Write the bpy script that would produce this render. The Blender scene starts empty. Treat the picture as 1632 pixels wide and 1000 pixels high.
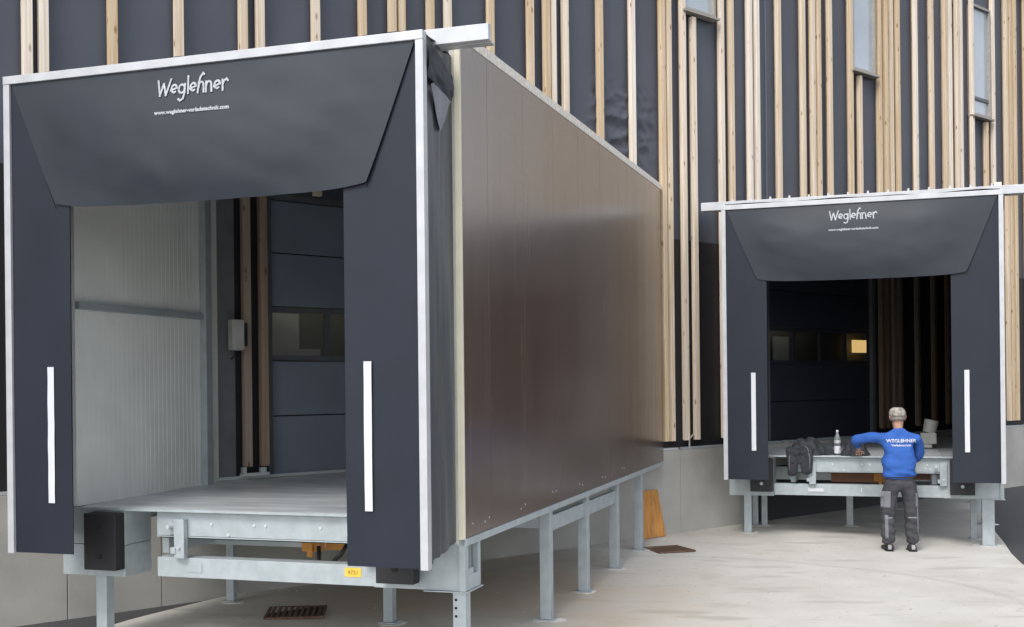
import bpy, bmesh, math, random
from math import sin, cos, pi, radians
from mathutils import Vector, Matrix, noise
random.seed(7)
S = bpy.context.scene
C = S.collection
# ------------------------------------------------------------------ camera, sky, sun, exposure
CAMH = 2.05
cam = bpy.data.objects.new('camera', bpy.data.cameras.new('camera')); C.objects.link(cam)
cam.location = (0, 0, CAMH); cam.rotation_euler = (pi/2, 0.0107, 0)
cam.data.sensor_width = 36; cam.data.lens = 1856/1632*36
cam.data.shift_y = (613.8-500)/1632
cam.data.clip_start = .05; cam.data.clip_end = 2000
S.camera = cam
SUN_EL, SUN_AZ = radians(48), radians(205)          # azimuth clockwise from +Y
wd = bpy.data.worlds.new('World'); S.world = wd; wd.use_nodes = True
nt = wd.node_tree
sky = nt.nodes.new('ShaderNodeTexSky'); sky.sky_type = 'NISHITA'; sky.sun_disc = False
sky.sun_elevation = SUN_EL; sky.sun_rotation = SUN_AZ
sky.air_density = 1.0; sky.dust_density = 2.0; sky.ozone_density = 1.0
hs = nt.nodes.new('ShaderNodeHueSaturation'); hs.inputs['Saturation'].default_value = .34
nt.links.new(sky.outputs[0], hs.inputs['Color'])
bgn = nt.nodes['Background']; nt.links.new(hs.outputs[0], bgn.inputs[0]); bgn.inputs[1].default_value = .15
sl = bpy.data.lights.new('sun', 'SUN'); sl.energy = 1.05; sl.angle = radians(20); sl.color = (1, .96, .9)
so = bpy.data.objects.new('sun', sl); C.objects.link(so)
sd = Vector((sin(SUN_AZ)*cos(SUN_EL), cos(SUN_AZ)*cos(SUN_EL), sin(SUN_EL)))
so.rotation_euler = sd.to_track_quat('Z', 'Y').to_euler()
S.view_settings.view_transform = 'Standard'; S.view_settings.look = 'None'
S.view_settings.exposure = 0.85; S.view_settings.gamma = 1; S.view_settings.use_curve_mapping = False

# ------------------------------------------------------------------ materials
def mat(name, col, rough=.6, metal=0, var=.12, scale=6, bump=0, bscale=40, spec=.5, stretch=(1, 1, 1), col2=None, emit=None, coat=0):
    m = bpy.data.materials.new(name); m.use_nodes = True
    n, l = m.node_tree.nodes, m.node_tree.links
    b = n['Principled BSDF']
    b.inputs['Roughness'].default_value = rough; b.inputs['Metallic'].default_value = metal
    b.inputs['Specular IOR Level'].default_value = spec
    b.inputs['Coat Weight'].default_value = coat
    tc = n.new('ShaderNodeTexCoord'); mp = n.new('ShaderNodeMapping'); mp.inputs['Scale'].default_value = stretch
    l.new(tc.outputs['Object'], mp.inputs[0])
    nz = n.new('ShaderNodeTexNoise'); nz.inputs['Scale'].default_value = scale; nz.inputs['Detail'].default_value = 6
    l.new(mp.outputs[0], nz.inputs['Vector'])
    rp = n.new('ShaderNodeValToRGB')
    c2 = col2 or tuple(min(1, c*(1+var)) for c in col)
    rp.color_ramp.elements[0].color = (*[c*(1-var) for c in col], 1) if not col2 else (*col, 1)
    rp.color_ramp.elements[1].color = (*c2, 1)
    rp.color_ramp.elements[0].position = .3; rp.color_ramp.elements[1].position = .7
    l.new(nz.outputs[0], rp.inputs[0]); l.new(rp.outputs[0], b.inputs['Base Color'])
    if bump:
        nb = n.new('ShaderNodeTexNoise'); nb.inputs['Scale'].default_value = bscale; nb.inputs['Detail'].default_value = 4
        l.new(mp.outputs[0], nb.inputs['Vector'])
        bp = n.new('ShaderNodeBump'); bp.inputs['Strength'].default_value = bump; bp.inputs['Distance'].default_value = .02
        l.new(nb.outputs[0], bp.inputs['Height']); l.new(bp.outputs[0], b.inputs['Normal'])
    if emit:
        b.inputs['Emission Color'].default_value = (*emit[0], 1); b.inputs['Emission Strength'].default_value = emit[1]
    return m
M = {}
M['fabric'] = mat('black_pvc_fabric', (.022, .028, .039), .45, spec=.42, var=.10, scale=2.5, bump=.12, bscale=3)
M['pad'] = mat('dark_pad_fabric', (.0135, .0185, .030), .5, spec=.33, var=.12, scale=2, bump=.08, bscale=4)
M['sidefab'] = mat('side_fabric', (.058, .062, .072), .4, var=.2, scale=4, bump=.25, bscale=5, stretch=(1, 1, .25))
M['white'] = mat('white_strip', (.60, .62, .66), .5, var=.03)
M['print'] = mat('faded_white_print', (.42, .44, .48), .6, var=.2, scale=30)
M['alu'] = mat('bright_aluminium', (.50, .515, .54), .45, metal=.3, var=.10, scale=5)
M['galv'] = mat('galvanised_steel', (.40, .45, .475), .48, metal=.3, var=.10, scale=9, bump=.03)
M['galvdark'] = mat('galvanised_deck_plate', (.44, .48, .51), .36, metal=.3, scale=2.2, bump=.05, bscale=12, stretch=(.5, 2.2, 1), col2=(.74, .77, .79))  # pale streaks paint sky sheen into the deck colour
M['cream'] = mat('cream_panel_edge', (.66, .63, .50), .6, var=.05)
M['creamgrey'] = mat('grey_panel_edge', (.50, .50, .45), .6, var=.05)
M['trim'] = mat('pale_top_trim', (.78, .73, .66), .7, var=.2, scale=25)
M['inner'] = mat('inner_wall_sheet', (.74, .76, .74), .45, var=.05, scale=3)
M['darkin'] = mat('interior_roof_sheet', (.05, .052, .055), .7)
M['rubber'] = mat('black_rubber', (.018, .018, .021), .6, var=.2, bump=.1)
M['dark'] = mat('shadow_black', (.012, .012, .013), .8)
M['doordark'] = mat('near_black_sectional_door', (.022, .026, .040), .5, var=.08, scale=2)  # far door's copy, darkened to stand in for the dock's shade
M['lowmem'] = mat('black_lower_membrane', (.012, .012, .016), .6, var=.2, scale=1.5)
M['mortar'] = mat('pale_mortar', (.62, .61, .58), .9, var=.15, scale=20)
M['lap'] = mat('membrane_lap_tape', (.16, .18, .23), .5)
M['annexwall'] = mat('annex_cladding', (.16, .13, .11), .8, var=.2)
M['reveal'] = mat('grey_reveal_panel', (.13, .135, .15), .6)
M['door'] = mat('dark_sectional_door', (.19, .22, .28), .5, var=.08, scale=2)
M['doorframe'] = mat('door_window_frame', (.10, .11, .12), .5)
M['concrete'] = mat('plinth_concrete', (.36, .355, .335), .85, var=.14, scale=1.6, bump=.12, bscale=18)
M['winframe'] = mat('window_frame_taupe', (.33, .31, .28), .6, var=.12, scale=12)
M['asphalt'] = mat('asphalt', (.052, .053, .058), .9, var=.3, scale=60, bump=.4, bscale=120)
M['rust'] = mat('rusty_iron', (.13, .075, .05), .8, var=.4, scale=18, bump=.3)
M['yellow'] = mat('yellow_sticker', (.75, .52, .06), .5)
M['orange'] = mat('orange_paint', (.55, .24, .04), .5)
M['orangewood'] = mat('orange_formwork_board', (.50, .23, .06), .6, var=.3, scale=5, stretch=(4, 4, .6))
M['brownred'] = mat('brown_primer', (.20, .095, .055), .7)
M['black'] = mat('black_plastic', (.012, .012, .014), .4)
M['boxgrey'] = mat('grey_box_plastic', (.40, .40, .38), .5)
M['blue'] = mat('blue_cotton', (.026, .105, .40), .85, var=.16, scale=7, bump=.5, bscale=9)
M['trouser'] = mat('charcoal_work_cloth', (.050, .050, .060), .9, var=.3, scale=10, bump=.5, bscale=12)
M['trouserlight'] = mat('grey_work_cloth', (.17, .175, .20), .9, var=.2)
M['skin'] = mat('skin', (.50, .29, .21), .55, var=.06)
M['hair'] = mat('grey_hair', (.22, .20, .18), .9, var=.3, scale=60)
M['cap'] = mat('mottled_cap_cloth', (.16, .145, .125), .9, scale=24, col2=(.52, .48, .43))
M['shoe'] = mat('dark_shoe', (.025, .025, .03), .6, var=.3)
M['shoegrey'] = mat('shoe_grey', (.32, .32, .33), .6)
M['jacket'] = mat('dark_jacket_cloth', (.022, .026, .034), .8, var=.4, scale=12, bump=.6, bscale=14)
M['piping'] = mat('grey_piping', (.16, .17, .19), .7)
M['water'] = mat('clear_bottle_plastic', (.55, .60, .64), .08, var=.05)
M['water'].node_tree.nodes['Principled BSDF'].inputs['Transmission Weight'].default_value = .85
M['bracket'] = mat('light_pipe', (.50, .49, .47), .6)
M['lamp'] = mat('warm_lamp', (.9, .6, .25), .5, emit=((1, .62, .22), .8))
M['interior'] = mat('hall_interior', (.10, .095, .08), .9, var=.4, scale=1.2)
M['roofing'] = mat('roof_felt', (.1, .1, .1), .9)

def wood(name, base):
    m = mat(name, base, .65, var=0)
    n, l = m.node_tree.nodes, m.node_tree.links
    b = n['Principled BSDF']
    tc = n.new('ShaderNodeTexCoord'); oi = n.new('ShaderNodeObjectInfo')
    ad = n.new('ShaderNodeVectorMath'); ad.operation = 'ADD'
    sc = n.new('ShaderNodeVectorMath'); sc.operation = 'SCALE'; sc.inputs['Scale'].default_value = 40
    cx = n.new('ShaderNodeCombineXYZ'); l.new(oi.outputs['Random'], cx.inputs[0]); l.new(oi.outputs['Random'], cx.inputs[2])
    l.new(cx.outputs[0], sc.inputs[0]); l.new(tc.outputs['Object'], ad.inputs[0]); l.new(sc.outputs[0], ad.inputs[1])
    mp = n.new('ShaderNodeMapping'); mp.inputs['Scale'].default_value = (30, 30, .7); l.new(ad.outputs[0], mp.inputs[0])
    g = n.new('ShaderNodeTexNoise'); g.inputs['Scale'].default_value = 1.5; g.inputs['Detail'].default_value = 5; l.new(mp.outputs[0], g.inputs['Vector'])
    rp = n.new('ShaderNodeValToRGB'); rp.color_ramp.elements[0].position = .3; rp.color_ramp.elements[1].position = .72
    rp.color_ramp.elements[0].color = (base[0]*.80, base[1]*.72, base[2]*.62, 1); rp.color_ramp.elements[1].color = (base[0]*1.1, base[1]*1.12, base[2]*1.15, 1)
    l.new(g.outputs[0], rp.inputs[0])
    # knots
    mk = n.new('ShaderNodeMapping'); mk.inputs['Scale'].default_value = (9, 9, 3.2); l.new(ad.outputs[0], mk.inputs[0])
    k = n.new('ShaderNodeTexVoronoi'); k.inputs['Scale'].default_value = 1.0; l.new(mk.outputs[0], k.inputs['Vector'])
    kr = n.new('ShaderNodeValToRGB'); kr.color_ramp.elements[0].position = .05; kr.color_ramp.elements[1].position = .17
    kr.color_ramp.elements[0].color = (.42, .30, .2, 1); kr.color_ramp.elements[1].color = (1, 1, 1, 1)
    l.new(k.outputs['Distance'], kr.inputs[0])
    mx = n.new('ShaderNodeMix'); mx.data_type = 'RGBA'; mx.blend_type = 'MULTIPLY'; mx.inputs[0].default_value = 1
    l.new(rp.outputs[0], mx.inputs[6]); l.new(kr.outputs[0], mx.inputs[7])
    # per board tint
    hv = n.new('ShaderNodeHueSaturation'); l.new(mx.outputs[2], hv.inputs['Color'])
    mr = n.new('ShaderNodeMapRange'); mr.inputs[3].default_value = .6; mr.inputs[4].default_value = 1.35; l.new(oi.outputs['Random'], mr.inputs[0]); l.new(mr.outputs[0], hv.inputs['Saturation'])
    mr2 = n.new('ShaderNodeMapRange'); mr2.inputs[3].default_value = 1.08; mr2.inputs[4].default_value = .82; l.new(oi.outputs['Random'], mr2.inputs[0]); l.new(mr2.outputs[0], hv.inputs['Value'])
    l.new(hv.outputs[0], b.inputs['Base Color'])
    return m
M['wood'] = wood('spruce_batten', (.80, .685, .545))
M['wooddark'] = wood('sheltered_brown_batten', (.36, .26, .185))  # same spruce, colour darkened for the shade inside the near dock
M['woodfar'] = wood('weathered_brown_batten', (.20, .155, .125))  # same spruce darkened further for the far dock's deep shade
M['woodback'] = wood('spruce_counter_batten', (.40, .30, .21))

def brown_panel():
    m = mat('brown_phenolic_panel', (.084, .052, .040), .2, var=.10, scale=1.5, spec=.8)
    n, l = m.node_tree.nodes, m.node_tree.links; b = n['Principled BSDF']
    tc = n.new('ShaderNodeTexCoord')
    sp = n.new('ShaderNodeMapping'); sp.inputs['Scale'].default_value = (22, 22, .28); l.new(tc.outputs['Object'], sp.inputs[0])
    sn = n.new('ShaderNodeTexNoise'); sn.inputs['Scale'].default_value = 1; sn.inputs['Detail'].default_value = 2; l.new(sp.outputs[0], sn.inputs['Vector'])
    sr = n.new('ShaderNodeMapRange'); sr.inputs[1].default_value = .6; sr.inputs[2].default_value = .8; sr.inputs[4].default_value = .35; l.new(sn.outputs[0], sr.inputs[0])
    sx = n.new('ShaderNodeMix'); sx.data_type = 'RGBA'; l.new(sr.outputs[0], sx.inputs[0]); l.new(b.inputs['Base Color'].links[0].from_socket, sx.inputs[6]); sx.inputs[7].default_value = (.22, .19, .17, 1); l.new(sx.outputs[2], b.inputs['Base Color'])
    mp = n.new('ShaderNodeMapping'); mp.inputs['Scale'].default_value = (14, 14, .5); l.new(tc.outputs['Object'], mp.inputs[0])
    nz = n.new('ShaderNodeTexNoise'); nz.inputs['Scale'].default_value = 1; nz.inputs['Detail'].default_value = 4; l.new(mp.outputs[0], nz.inputs['Vector'])
    mr = n.new('ShaderNodeMapRange'); mr.inputs[1].default_value = .35; mr.inputs[2].default_value = .75; mr.inputs[3].default_value = .22; mr.inputs[4].default_value = .28; b.inputs['Coat Weight'].default_value = .5; b.inputs['Coat Roughness'].default_value = .25
    l.new(nz.outputs[0], mr.inputs[0]); l.new(mr.outputs[0], b.inputs['Roughness'])
    mp2 = n.new('ShaderNodeMapping'); mp2.inputs['Scale'].default_value = (1.2, 1.2, .35); l.new(tc.outputs['Object'], mp2.inputs[0])
    n2 = n.new('ShaderNodeTexNoise'); n2.inputs['Scale'].default_value = 1; n2.inputs['Detail'].default_value = 1; l.new(mp2.outputs[0], n2.inputs['Vector'])
    bp = n.new('ShaderNodeBump'); bp.inputs['Strength'].default_value = .25; bp.inputs['Distance'].default_value = .02; l.new(n2.outputs[0], bp.inputs['Height']); l.new(bp.outputs[0], b.inputs['Normal'])
    return m
M['brown'] = brown_panel()

def membrane_mat():
    m = mat('facade_membrane', (.070, .080, .105), .5, var=.10, scale=.9)
    n, l = m.node_tree.nodes, m.node_tree.links; b = n['Principled BSDF']
    tc = n.new('ShaderNodeTexCoord')
    mp = n.new('ShaderNodeMapping'); mp.inputs['Scale'].default_value = (1.2, 1, .5); l.new(tc.outputs['Object'], mp.inputs[0])
    nz = n.new('ShaderNodeTexNoise'); nz.inputs['Scale'].default_value = 1.3; nz.inputs['Detail'].default_value = 3; l.new(mp.outputs[0], nz.inputs['Vector'])
    bp = n.new('ShaderNodeBump'); bp.inputs['Strength'].default_value = .35; bp.inputs['Distance'].default_value = .05; l.new(nz.outputs[0], bp.inputs['Height'])
    l.new(bp.outputs[0], b.inputs['Normal'])
    return m
M['membrane'] = membrane_mat()

def apron_mat():
    m = mat('apron_concrete', (.56, .545, .51), .85, var=.07, scale=2.2, bump=.08, bscale=30)
    n, l = m.node_tree.nodes, m.node_tree.links; b = n['Principled BSDF']
    src = b.inputs['Base Color'].links[0].from_socket
    tc = n.new('ShaderNodeTexCoord')
    def layer(scale, lo, hi, colr, src, stretch=(1, 1, 1), rot=0, det=5):
        mp = n.new('ShaderNodeMapping'); mp.inputs['Scale'].default_value = stretch; mp.inputs['Rotation'].default_value = (0, 0, rot); l.new(tc.outputs['Object'], mp.inputs[0])
        z = n.new('ShaderNodeTexNoise'); z.inputs['Scale'].default_value = scale; z.inputs['Detail'].default_value = det; l.new(mp.outputs[0], z.inputs['Vector'])
        r = n.new('ShaderNodeMapRange'); r.inputs[1].default_value = lo; r.inputs[2].default_value = hi; l.new(z.outputs[0], r.inputs[0])
        x = n.new('ShaderNodeMix'); x.data_type = 'RGBA'; l.new(r.outputs[0], x.inputs[0]); l.new(src, x.inputs[6]); x.inputs[7].default_value = (*colr, 1)
        return x.outputs[2]
    src = layer(.35, .52, .75, (.40, .37, .32), src)
    src = layer(1.1, .62, .85, (.30, .26, .21), src)
    src = layer(.8, .60, .80, (.56, .55, .52), src, (1, 2.5, 1), .4)
    src = layer(9, .62, .8, (.38, .35, .31), src)
    src = layer(60, .58, .75, (.42, .40, .36), src)
    src = layer(.9, .57, .68, (.44, .42, .385), src, (1, 3, 1), -.5, 6)
    sb = n.new('ShaderNodeVectorMath'); sb.operation = 'DISTANCE'; l.new(tc.outputs['Object'], sb.inputs[0]); sb.inputs[1].default_value = (2.0, 11.2, -.1)
    wn = n.new('ShaderNodeMath'); wn.operation = 'SUBTRACT'; l.new(sb.outputs['Value'], wn.inputs[0]); wn.inputs[1].default_value = 2.9
    ab = n.new('ShaderNodeMath'); ab.operation = 'ABSOLUTE'; l.new(wn.outputs[0], ab.inputs[0])
    rm = n.new('ShaderNodeMapRange'); rm.inputs[1].default_value = .09; rm.inputs[2].default_value = .02; rm.inputs[4].default_value = .30; l.new(ab.outputs[0], rm.inputs[0])
    xr = n.new('ShaderNodeMix'); xr.data_type = 'RGBA'; l.new(rm.outputs[0], xr.inputs[0]); l.new(src, xr.inputs[6]); xr.inputs[7].default_value = (.33, .31, .29, 1); src = xr.outputs[2]
    mp = n.new('ShaderNodeMapping'); mp.inputs['Location'].default_value = (.1, -3.35, 0); mp.inputs['Scale'].default_value = (.28, .28, .28); mp.inputs['Rotation'].default_value = (0, 0, 0)
    l.new(tc.outputs['Object'], mp.inputs[0])
    gr = n.new('ShaderNodeTexGradient'); gr.gradient_type = 'SPHERICAL'; l.new(mp.outputs[0], gr.inputs[0])
    zz = n.new('ShaderNodeTexNoise'); zz.inputs['Scale'].default_value = 1.1; zz.inputs['Detail'].default_value = 6; l.new(tc.outputs['Object'], zz.inputs['Vector'])
    mu = n.new('ShaderNodeMath'); mu.operation = 'MULTIPLY'; l.new(gr.outputs[0], mu.inputs[0]); l.new(zz.outputs[0], mu.inputs[1])
    mr = n.new('ShaderNodeMapRange'); mr.inputs[1].default_value = .08; mr.inputs[2].default_value = .42; mr.inputs[4].default_value = .8; l.new(mu.outputs[0], mr.inputs[0])
    x = n.new('ShaderNodeMix'); x.data_type = 'RGBA'; l.new(mr.outputs[0], x.inputs[0]); l.new(src, x.inputs[6]); x.inputs[7].default_value = (.42, .33, .24, 1); src = x.outputs[2]
    l.new(src, b.inputs['Base Color'])
    return m
M['apron'] = apron_mat()

def glass_mat():
    m = bpy.data.materials.new('thin_glass'); m.use_nodes = True
    n, l = m.node_tree.nodes, m.node_tree.links; n.clear()
    o = n.new('ShaderNodeOutputMaterial'); t = n.new('ShaderNodeBsdfTransparent'); g = n.new('ShaderNodeBsdfGlossy'); x = n.new('ShaderNodeMixShader'); 
    t.inputs[0].default_value = (.75, .78, .8, 1); g.inputs['Roughness'].default_value = .03
    x.inputs[0].default_value = .12; l.new(t.outputs[0], x.inputs[1]); l.new(g.outputs[0], x.inputs[2]); l.new(x.outputs[0], o.inputs[0])
    return m
M['glass'] = glass_mat()
M['skyglass'] = mat('window_glass', (.36, .41, .46), .08, metal=0, var=.12, scale=1.2, coat=1, spec=.8)

# ------------------------------------------------------------------ builders
class MB:
    def __init__(s): s.bm = bmesh.new()
    def hexa(s, p):                                   # 4 bottom points ccw, 4 top points
        v = [s.bm.verts.new(q) for q in p]
        for f in ((3, 2, 1, 0), (4, 5, 6, 7), (0, 1, 5, 4), (1, 2, 6, 5), (2, 3, 7, 6), (3, 0, 4, 7)):
            s.bm.faces.new([v[i] for i in f])
        return s
    def box(s, x0, x1, y0, y1, z0, z1):
        if x0 > x1: x0, x1 = x1, x0
        if y0 > y1: y0, y1 = y1, y0
        return s.hexa([(x0, y0, z0), (x1, y0, z0), (x1, y1, z0), (x0, y1, z0), (x0, y0, z1), (x1, y0, z1), (x1, y1, z1), (x0, y1, z1)])
    def ub(s, u0, u1, w0, w1, z0, z1): return s.box(-u1, -u0, w0, w1, z0, z1)
    def tube(s, pts, r, n=8, cap=True):
        pts = [Vector(p) for p in pts]; rings = []
        rr = r if isinstance(r, (list, tuple)) else [r]*len(pts)
        for i, p in enumerate(pts):
            t = (pts[min(i+1, len(pts)-1)]-pts[max(i-1, 0)]).normalized()
            a = t.orthogonal().normalized() if i == 0 else (a0-t*a0.dot(t)).normalized()
            a0 = a; b = t.cross(a)
            rings.append([s.bm.verts.new(p+(a*cos(2*pi*k/n)+b*sin(2*pi*k/n))*rr[i]) for k in range(n)])
        for i in range(len(rings)-1):
            for k in range(n): s.bm.faces.new([rings[i][k], rings[i][(k+1) % n], rings[i+1][(k+1) % n], rings[i+1][k]])
        if cap: s.bm.faces.new(rings[0][::-1]); s.bm.faces.new(rings[-1])
        return s
    def lathe(s, prof, c=(0, 0, 0), n=16):
        rings = []
        for r, z in prof: rings.append([s.bm.verts.new((c[0]+r*cos(2*pi*k/n), c[1]+r*sin(2*pi*k/n), c[2]+z)) for k in range(n)])
        for i in range(len(rings)-1):
            for k in range(n): s.bm.faces.new([rings[i][k], rings[i][(k+1) % n], rings[i+1][(k+1) % n], rings[i+1][k]])
        s.bm.faces.new(rings[0][::-1]); s.bm.faces.new(rings[-1]); return s
    def grid(s, fn, nu, nv):
        g = [[s.bm.verts.new(fn(i/nu, j/nv)) for j in range(nv+1)] for i in range(nu+1)]
        for i in range(nu):
            for j in range(nv): s.bm.faces.new([g[i][j], g[i+1][j], g[i+1][j+1], g[i][j+1]])
        return s
    def poly(s, pts, d):                              # flat polygon extruded by vector d
        a = [s.bm.verts.new(p) for p in pts]; b = [s.bm.verts.new(Vector(p)+Vector(d)) for p in pts]
        s.bm.faces.new(a[::-1]); s.bm.faces.new(b)
        for i in range(len(a)): s.bm.faces.new([a[i], a[(i+1) % len(a)], b[(i+1) % len(a)], b[i]])
        return s
    def build(s, name, m, parent=None, bevel=0, smooth=False, loc=None):
        bmesh.ops.recalc_face_normals(s.bm, faces=s.bm.faces)
        if bevel:
            bmesh.ops.bevel(s.bm, geom=[e for e in s.bm.edges if e.calc_face_angle(0) > .5], offset=bevel, segments=2, affect='EDGES', profile=.7)
        me = bpy.data.meshes.new(name); s.bm.to_mesh(me); s.bm.free()
        if smooth:
            for p in me.polygons: p.use_smooth = True
        o = bpy.data.objects.new(name, me); C.objects.link(o)
        me.materials.append(M[m] if isinstance(m, str) else m)
        if parent is not None: o.parent = parent
        if loc: o.location = loc
        return o
def tag(o, label=None, cat=None, group=None, kind=None):
    for k, v in (('label', label), ('category', cat), ('group', group), ('kind', kind)):
        if v: o[k] = v
    return o
def empty(name, loc=(0, 0, 0), rz=0, label=None, cat=None, group=None):
    o = bpy.data.objects.new(name, None); C.objects.link(o); o.location = loc; o.rotation_euler = (0, 0, rz)
    o.empty_display_size = .1
    return tag(o, label, cat, group)
def inst(src, parent, loc, name=None, rz=0):
    o = src.copy(); C.objects.link(o); o.parent = parent; o.location = loc; o.rotation_euler = (0, 0, rz); return o

# ------------------------------------------------------------------ frames of reference
D1 = dict(x=-.5737, y=7.841, yaw=.3166, z=0.0)
D2 = dict(x=6.0865, y=14.382, yaw=.3194, z=-.045)
W_ = 3.4538
WYAW = .852
E0 = Vector((D1['x']+8.437*sin(D1['yaw']), D1['y']+8.437*cos(D1['yaw']), 0))
WD = Vector((sin(WYAW), cos(WYAW), 0)); WO = Vector((cos(WYAW), -sin(WYAW), 0))    # along the wall / outwards
def wpt(m, z=0, o=0): return E0+WD*m+WO*o+Vector((0, 0, z))
def wcoord(x, y):
    d = Vector((x, y, 0))-E0; return d.dot(WD), d.dot(WO)
def gz(x, y):
    d = wcoord(x, y)[1]-.13
    return -.10*min(1, max(0, d/2.6)) if d > 0 else 0.0
def dpt(D, u, w):
    Y = D['yaw']; return Vector((D['x']-u*cos(Y)+w*sin(Y), D['y']+u*sin(Y)+w*cos(Y), 0))
def wall_w(D, u, off=0):                              # depth w at which the dock meets the facade
    a, b = 0, 14
    for _ in range(40):
        m = (a+b)/2; p = dpt(D, u, m)
        if wcoord(p.x, p.y)[1] > off: a = m
        else: b = m
    return a

# ------------------------------------------------------------------ ground
mb = MB(); N = 64
def axis(a, b, c, d, n): return [a]+[b+(c-b)*i/n for i in range(n+1)]+[d]
xs = axis(-500, -20, 30, 500, 100); ys = axis(-500, -14, 40, 500, 108)
g = [[mb.bm.verts.new((x, y, gz(x, y)-.012)) for y in ys] for x in xs]
for i in range(len(xs)-1):
    for j in range(len(ys)-1): mb.bm.faces.new([g[i][j], g[i+1][j], g[i+1][j+1], g[i][j+1]])
tag(mb.build('ground', 'asphalt'), kind='structure')
def interp(t, y):
    for (a, xa), (b, xb) in zip(t, t[1:]):
        if y <= b: return xa+(xb-xa)*max(0, (y-a))/(b-a)
    return t[-1][1]
LB = [(-8, -6.6), (4, -5.3), (8.5, -4.25), (10.47, -3.42), (11.3, -2.95), (12.3, -2.3), (24, -1)]
RB = [(-8, 5.0), (9, 5.35), (12, 5.62), (13.6, 5.93), (14.4, 6.15), (15.3, 6.45), (16.95, 6.96), (24, 9.5)]
mb = MB()
def apr(a, b):
    y = -8+32*b; x0, x1 = interp(LB, y), interp(RB, y); x = x0+(x1-x0)*a
    return (x, y, gz(x, y))
mb.grid(apr, 60, 160)
tag(mb.build('concrete_apron', 'apron'), kind='structure')

# ------------------------------------------------------------------ factory building (facade frame: x along wall, y into the building, z up)
RZ = pi/2-WYAW
bld = empty('factory_building', E0, RZ, 'long timber-battened factory hall with black facade membrane and concrete plinth behind both docks', 'building')
H = 9.75; ML, MR = -16, 15
DOORS = [(-6.03, -3.12), (2.36, 5.27)]; DZ0, DZ1 = 1.13, 3.99
WINS = [(.40, 7.21), (4.56, 7.09), (8.51, 6.93)]
WW, WH = .70, 2.05
# membrane with openings for doors and windows
holes = [(a, b, DZ0, DZ1) for a, b in DOORS]+[(a, a+WW, z, z+WH) for a, z in WINS]
xs = sorted({ML, MR, -1.6, .02, *[h[0] for h in holes], *[h[1] for h in holes]})
mb = MB()
def crumple(x, z):
    k = max(0, min(1, 2.2*(1-abs(x+.72)/.74)))*max(0, min(1, 1.8*(1-abs(z-5.5)/.62)))
    a = 0
    if k > 0:
        wob = noise.noise(Vector((x*3, z*2.2, 1)))
        ph = z*26-(x+.9)*(6 if x < -.6 else -26)+wob*5
        a = (.030*(1-abs(sin(ph*.5)))**1.3+.026*noise.fractal(Vector((x*4, z*8, 3)), .8, 2.1, 3))*k
    return a+noise.noise(Vector((x*1.1, z*.5, 1)))*.012
for xa, xb in zip(xs, xs[1:]):
    hs_ = sorted([h for h in holes if h[0] < xb-1e-6 and h[1] > xa+1e-6], key=lambda h: h[2])
    z = 1.0; segs = []
    for h in hs_:
        if h[2] > z: segs.append((z, h[2]))
        z = h[3]
    segs.append((z, H))
    for za, zb in segs:
        nx = max(1, int((xb-xa)/.06)); nz_ = max(1, int((zb-za)/.06))
        if abs(xa+1.6) < .01: nx, nz_ = 90, 330
        if xa < -9 or xb > 14.8 and xa > 9.2: nx = max(1, nx//8); nz_ = max(1, nz_//8)
        mb.grid(lambda a, b: (xa+(xb-xa)*a, -crumple(xa+(xb-xa)*a, za+(zb-za)*b), za+(zb-za)*b), nx, nz_)
mb.build('facade_membrane', 'membrane', bld, smooth=True)
for a, b in ((ML, DOORS[0][0]-.02), (DOORS[0][1]+.02, DOORS[1][0]-.02), (DOORS[1][1]+.02, MR)):
    MB().box(a, b, -.020, -.014, 1.17, 4.03).build('lower_membrane', 'lowmem', bld)
MB().box(-6.86, -6.43, -.05, -.022, 1.15, 4.0).build('reveal_panel', 'reveal', bld)
MB().box(ML, MR, .45, 14, -.4, H-.05).build('hall_core', 'interior', bld)
MB().box(ML-.1, MR+.1, -.14, 14, H, H+.18).build('roof', 'roofing', bld)
MB().box(ML-.004, ML+.1, .02, 14.1, 1.15, H-.01).build('end_wall', 'membrane', bld)
MB().box(MR-.1, MR+.004, .02, 14.1, 1.15, H-.01).build('end_wall', 'membrane', bld)
# plinth panels
edges = [ML, -12.4, -10.2, -8.12, -7.23, -4.6, -2.2, .26, 2.6, 5.2, 7.9, 10.4, 13, MR]
for a, b in zip(edges, edges[1:]):
    mb = MB().box(a+.004, b-.004, -.075, .4, -.4, 1.135)
    mb.build('plinth_panel', 'concrete', bld, bevel=.006)
for a, b in zip(edges, edges[1:]):
    MB().box(a+.05, b-.03, -.070, -.02, 1.139, 1.168).build('sill_flashing', 'galv' if a > 0 else 'galvdark', bld)
MB().box(1.9, 7.8, -.083, -.0765, -.3, .80).build('bitumen_coating', 'lowmem', bld)  # dark panel put in for the shade under the far dock
for x_ in (2.36, 6.75): MB().box(x_-.006, x_+.006, -.022, -.012, 4.3, H-.05).build('membrane_lap', 'lap', bld)
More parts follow.
